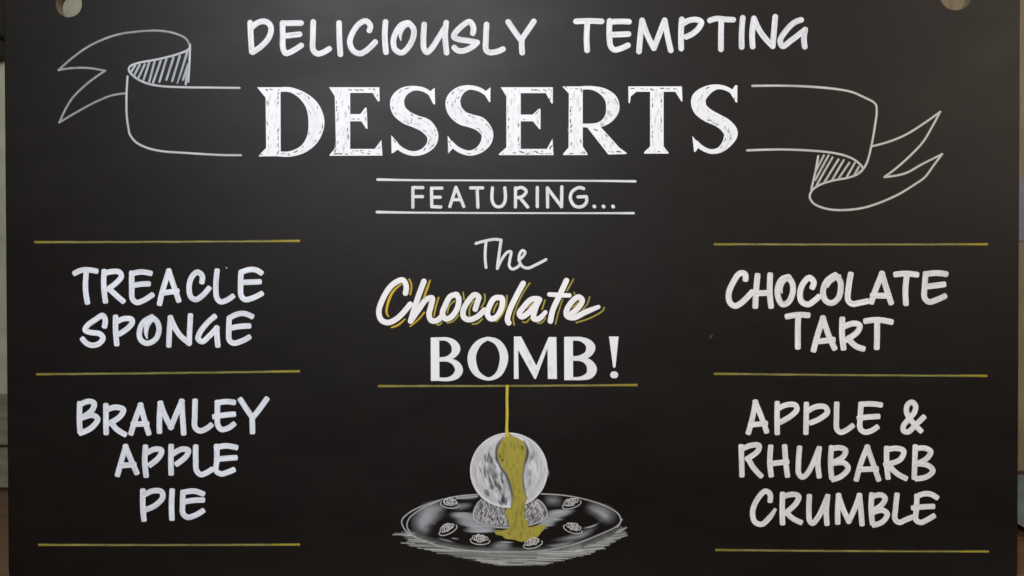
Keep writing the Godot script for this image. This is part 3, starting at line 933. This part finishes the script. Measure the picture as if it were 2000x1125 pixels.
func ball(o: Node) -> void:
	var c := Vector2(940, 354)
	var disc := PackedVector2Array()
	for k in 72:
		var a := TAU * k / 72.0
		var p := place(Vector3(c.x + 300 * cos(a), c.y + 291 * sin(a), 0))
		disc.append(Vector2(p.x, p.y))
	fill(disc, Color(0.62, 0.65, 0.69), 0.96, 2.0)
	# drawn strokes that follow the ball's roundness; paler to the rim, bare patches where the board grins through
	var arc := func(u0: float, u1: float, a0: float, a1: float, w: float, tone: float, alpha: float) -> void:
		# one chalk stroke bent like a meridian of the ball, u across from -1 to 1, a from top 0 to bottom 1
		var path: Array[Vector3] = []
		for n in 6:
			var f := n / 5.0
			var v := lerpf(a0, a1, f) * 2.0 - 1.0
			var u := lerpf(u0, u1, f)
			path.append(place(Vector3(c.x + 296 * u * sqrt(maxf(0.0, 1.0 - v * v * 0.96)), c.y + 286 * v, w * (0.6 + 0.4 * sin(PI * f)))))
		fading = true
		ribbon(path, Color(tone * 0.97, tone * 0.985, tone * 1.01), alpha, 0.16, w * 0.09)
		fading = false
	for k in 150:
		var u := rng.randf_range(-0.97, 0.97)
		var a := rng.randf_range(0.03, 0.75)
		var tone := 0.60 + 0.22 * absf(u) + rng.randf_range(-0.10, 0.12) - 0.12 * exp(-pow((u + 0.35) / 0.25, 2.0))
		arc.call(u, u + rng.randf_range(-0.06, 0.10), a, minf(0.98, a + rng.randf_range(0.15, 0.4)), rng.randf_range(16, 40), clampf(tone, 0.1, 0.86), rng.randf_range(0.35, 0.7))
	# bare grey patches left of the sauce, and one high on the right
	for b in [[780, 262, 30, 42, 14, 0.16], [742, 375, 22, 40, 8, 0.30], [832, 452, 42, 50, 22, 0.12], [872, 470, 30, 40, 8, 0.10], [775, 530, 28, 26, 8, 0.28], [905, 588, 34, 22, 12, 0.06], [1105, 205, 30, 45, 10, 0.32], [1110, 400, 28, 50, 7, 0.40], [800, 350, 40, 40, 8, 0.34]]:
		for k in b[4]:
			var p := Vector2(b[0] + rng.randfn() * b[2] * 0.6, b[1] + rng.randfn() * b[3] * 0.6)
			var d := Vector2(rng.randf_range(0.1, 0.5) if b[0] < 940 else rng.randf_range(-0.15, 0.1), 1.0).normalized() * rng.randf_range(18, 42)
			var tone: float = b[5] * rng.randf_range(0.7, 1.5)
			fading = true
			ribbon([place(Vector3(p.x - d.x, p.y - d.y, 8)), place(Vector3(p.x, p.y, rng.randf_range(10, 24))), place(Vector3(p.x + d.x, p.y + d.y, 8))] as Array[Vector3], Color(tone * 0.92, tone, tone * 1.04), rng.randf_range(0.28, 0.58), 0.15, 2.0)
			fading = false
	# long white strokes over them
	for w in [[-0.86, -0.80, 0.25, 0.85, 0.84], [-0.74, -0.66, 0.3, 0.7, 0.8], [-0.55, -0.38, 0.45, 0.8, 0.74], [-0.34, -0.14, 0.5, 0.82, 0.78], [-0.24, -0.06, 0.35, 0.68, 0.7], [-0.70, -0.60, 0.14, 0.4, 0.72], [0.62, 0.66, 0.35, 0.85, 0.78], [0.80, 0.82, 0.2, 0.75, 0.84], [0.70, 0.72, 0.45, 0.9, 0.84], [0.9, 0.9, 0.25, 0.7, 0.86], [0.45, 0.52, 0.5, 0.85, 0.7]]:
		arc.call(w[0], w[1], w[2], w[3], rng.randf_range(12, 22), w[4], 0.8)
	var rim := ""
	for k in 41:
		var a := -PI * 0.5 + TAU * k / 40.0
		rim += "%f,%f,%f " % [c.x + 297 * cos(a), c.y + 288 * sin(a), 13 + 4 * sin(a * 3.0)]
	strokes(rim, Color(0.82, 0.83, 0.85), 0.92, 0.15)
	# dark gap kept beside the sauce
	strokes("895,95,10 850,165,20 845,230,26 880,330,26 925,400,24 952,480,20 968,560,16 962,625,14 / 1055,120,8 1082,180,18 1080,250,20 1058,320,14 1050,400,12 1062,520,14 1078,570,14", Color(0.06, 0.045, 0.06), 0.62, 0.2, 2.5)
	flush("ball", o)


func sauce(o: Node) -> void:
	# one closed line, smoothed
	var run: Array[Vector3] = []
	for w in "928,62 912,95 872,145 855,215 878,310 928,380 958,450 974,530 970,600 958,642 915,672 920,700 936,745 945,808 900,824 832,832 842,850 890,862 912,882 985,892 1040,908 1092,896 1160,870 1192,832 1232,785 1170,788 1092,800 1086,772 1060,712 1060,662 1056,640 1070,600 1068,550 1050,500 1040,430 1045,350 1056,290 1070,220 1063,160 1030,115 962,82 938,62".split(" "):
		var f := w.split(",")
		run.append(place(Vector3(float(f[0]), float(f[1]), 9)))
	var line := curve(run, 1.6)
	var poly := PackedVector2Array()
	for p in line:
		if poly.is_empty() or poly[poly.size() - 1].distance_to(Vector2(p.x, p.y)) > 0.3:
			poly.append(Vector2(p.x, p.y))
	fill(poly, OLIVE, 0.98, 0.0)
	for k in 260:
		var p := place(Vector3(rng.randf_range(840, 1220), rng.randf_range(80, 900), 0))
		var q := Vector2(p.x, p.y)
		var d := Vector2(rng.randf_range(-0.3, 0.3), 1).normalized()
		var l := rng.randf_range(5, 16)
		if Geometry2D.is_point_in_polygon(q - d * 2, poly) and Geometry2D.is_point_in_polygon(q + d * (l + 2), poly):
			var t := rng.randf_range(0.95, 1.35)
			flick(q, d, l, rng.randf_range(3, 6), Color(OLIVE.r * t, OLIVE.g * t, OLIVE.b * t), rng.randf_range(0.15, 0.4))
	for q in ["1040,165 1052,178 1045,185", "895,265 885,275 892,282", "870,235 876,250", "985,880 978,884", "935,845 945,850"]:
		strokes(q, Color(0.05, 0.045, 0.02), 0.6, 0.2)
	ribbon(run, Color(0.52, 0.46, 0.08), 0.9, 0.3, 1.4)
	flush("sauce", o)
	strokes("927,-305,24 925,-200,22 926,-80,24 923,20,24 925,75,34", Color(0.64, 0.51, 0.06), 0.97, 0.14)
	flush("sauce_trickle", o)


func berry(o: Node, x: float, y: float, turn: float) -> void:
	var c := Vector2(x, y)
	pen = 8
	var d := Vector2(cos(turn), sin(turn))
	# a saucer line below and loops above
	var arc := ""
	for k in 9:
		var a := lerpf(-0.25, PI + 0.45, k / 8.0)
		var p := c + d * 76 * cos(a) + d.orthogonal() * -1.0 * 0.0 + Vector2(-d.y, d.x) * (14 + 30 * sin(a))
		arc += "%f,%f " % [p.x, p.y]
	strokes(arc, Color(0.62, 0.63, 0.63), 0.9, 0.25)
	var scribble := ""
	for k in 46:
		# loops that wander from one side to the other
		var t := k / 45.0
		var a := t * TAU * 5.5
		var m := c + d * (lerpf(-46, 46, t) + rng.randf_range(-6, 6) + 20 * cos(a)) + Vector2(-d.y, d.x) * (sin(a) * (13 + 15 * sin(PI * t)) - 6 + rng.randf_range(-5, 5))
		scribble += "%f,%f,%f " % [m.x, m.y, rng.randf_range(5, 8)]
	strokes(scribble, Color(0.74, 0.75, 0.74), 0.9, 0.25)
	flush("berry", o)
	pen = 9


func marks() -> void:
	# specks and a rubbed smear left on the black paint
	group(0, 0, 1, 3)
	strokes("442,523,2.4 443.4,523.4,2.4", Color(0.6, 0.6, 0.65), 0.7)
	flush("chalk_speck", board)
	strokes("1386,660,3 1389,657,4 1391,655,3", Color(0.25, 0.25, 0.25), 0.25, 0.2, 3.0)
	flush("chalk_smear", board)
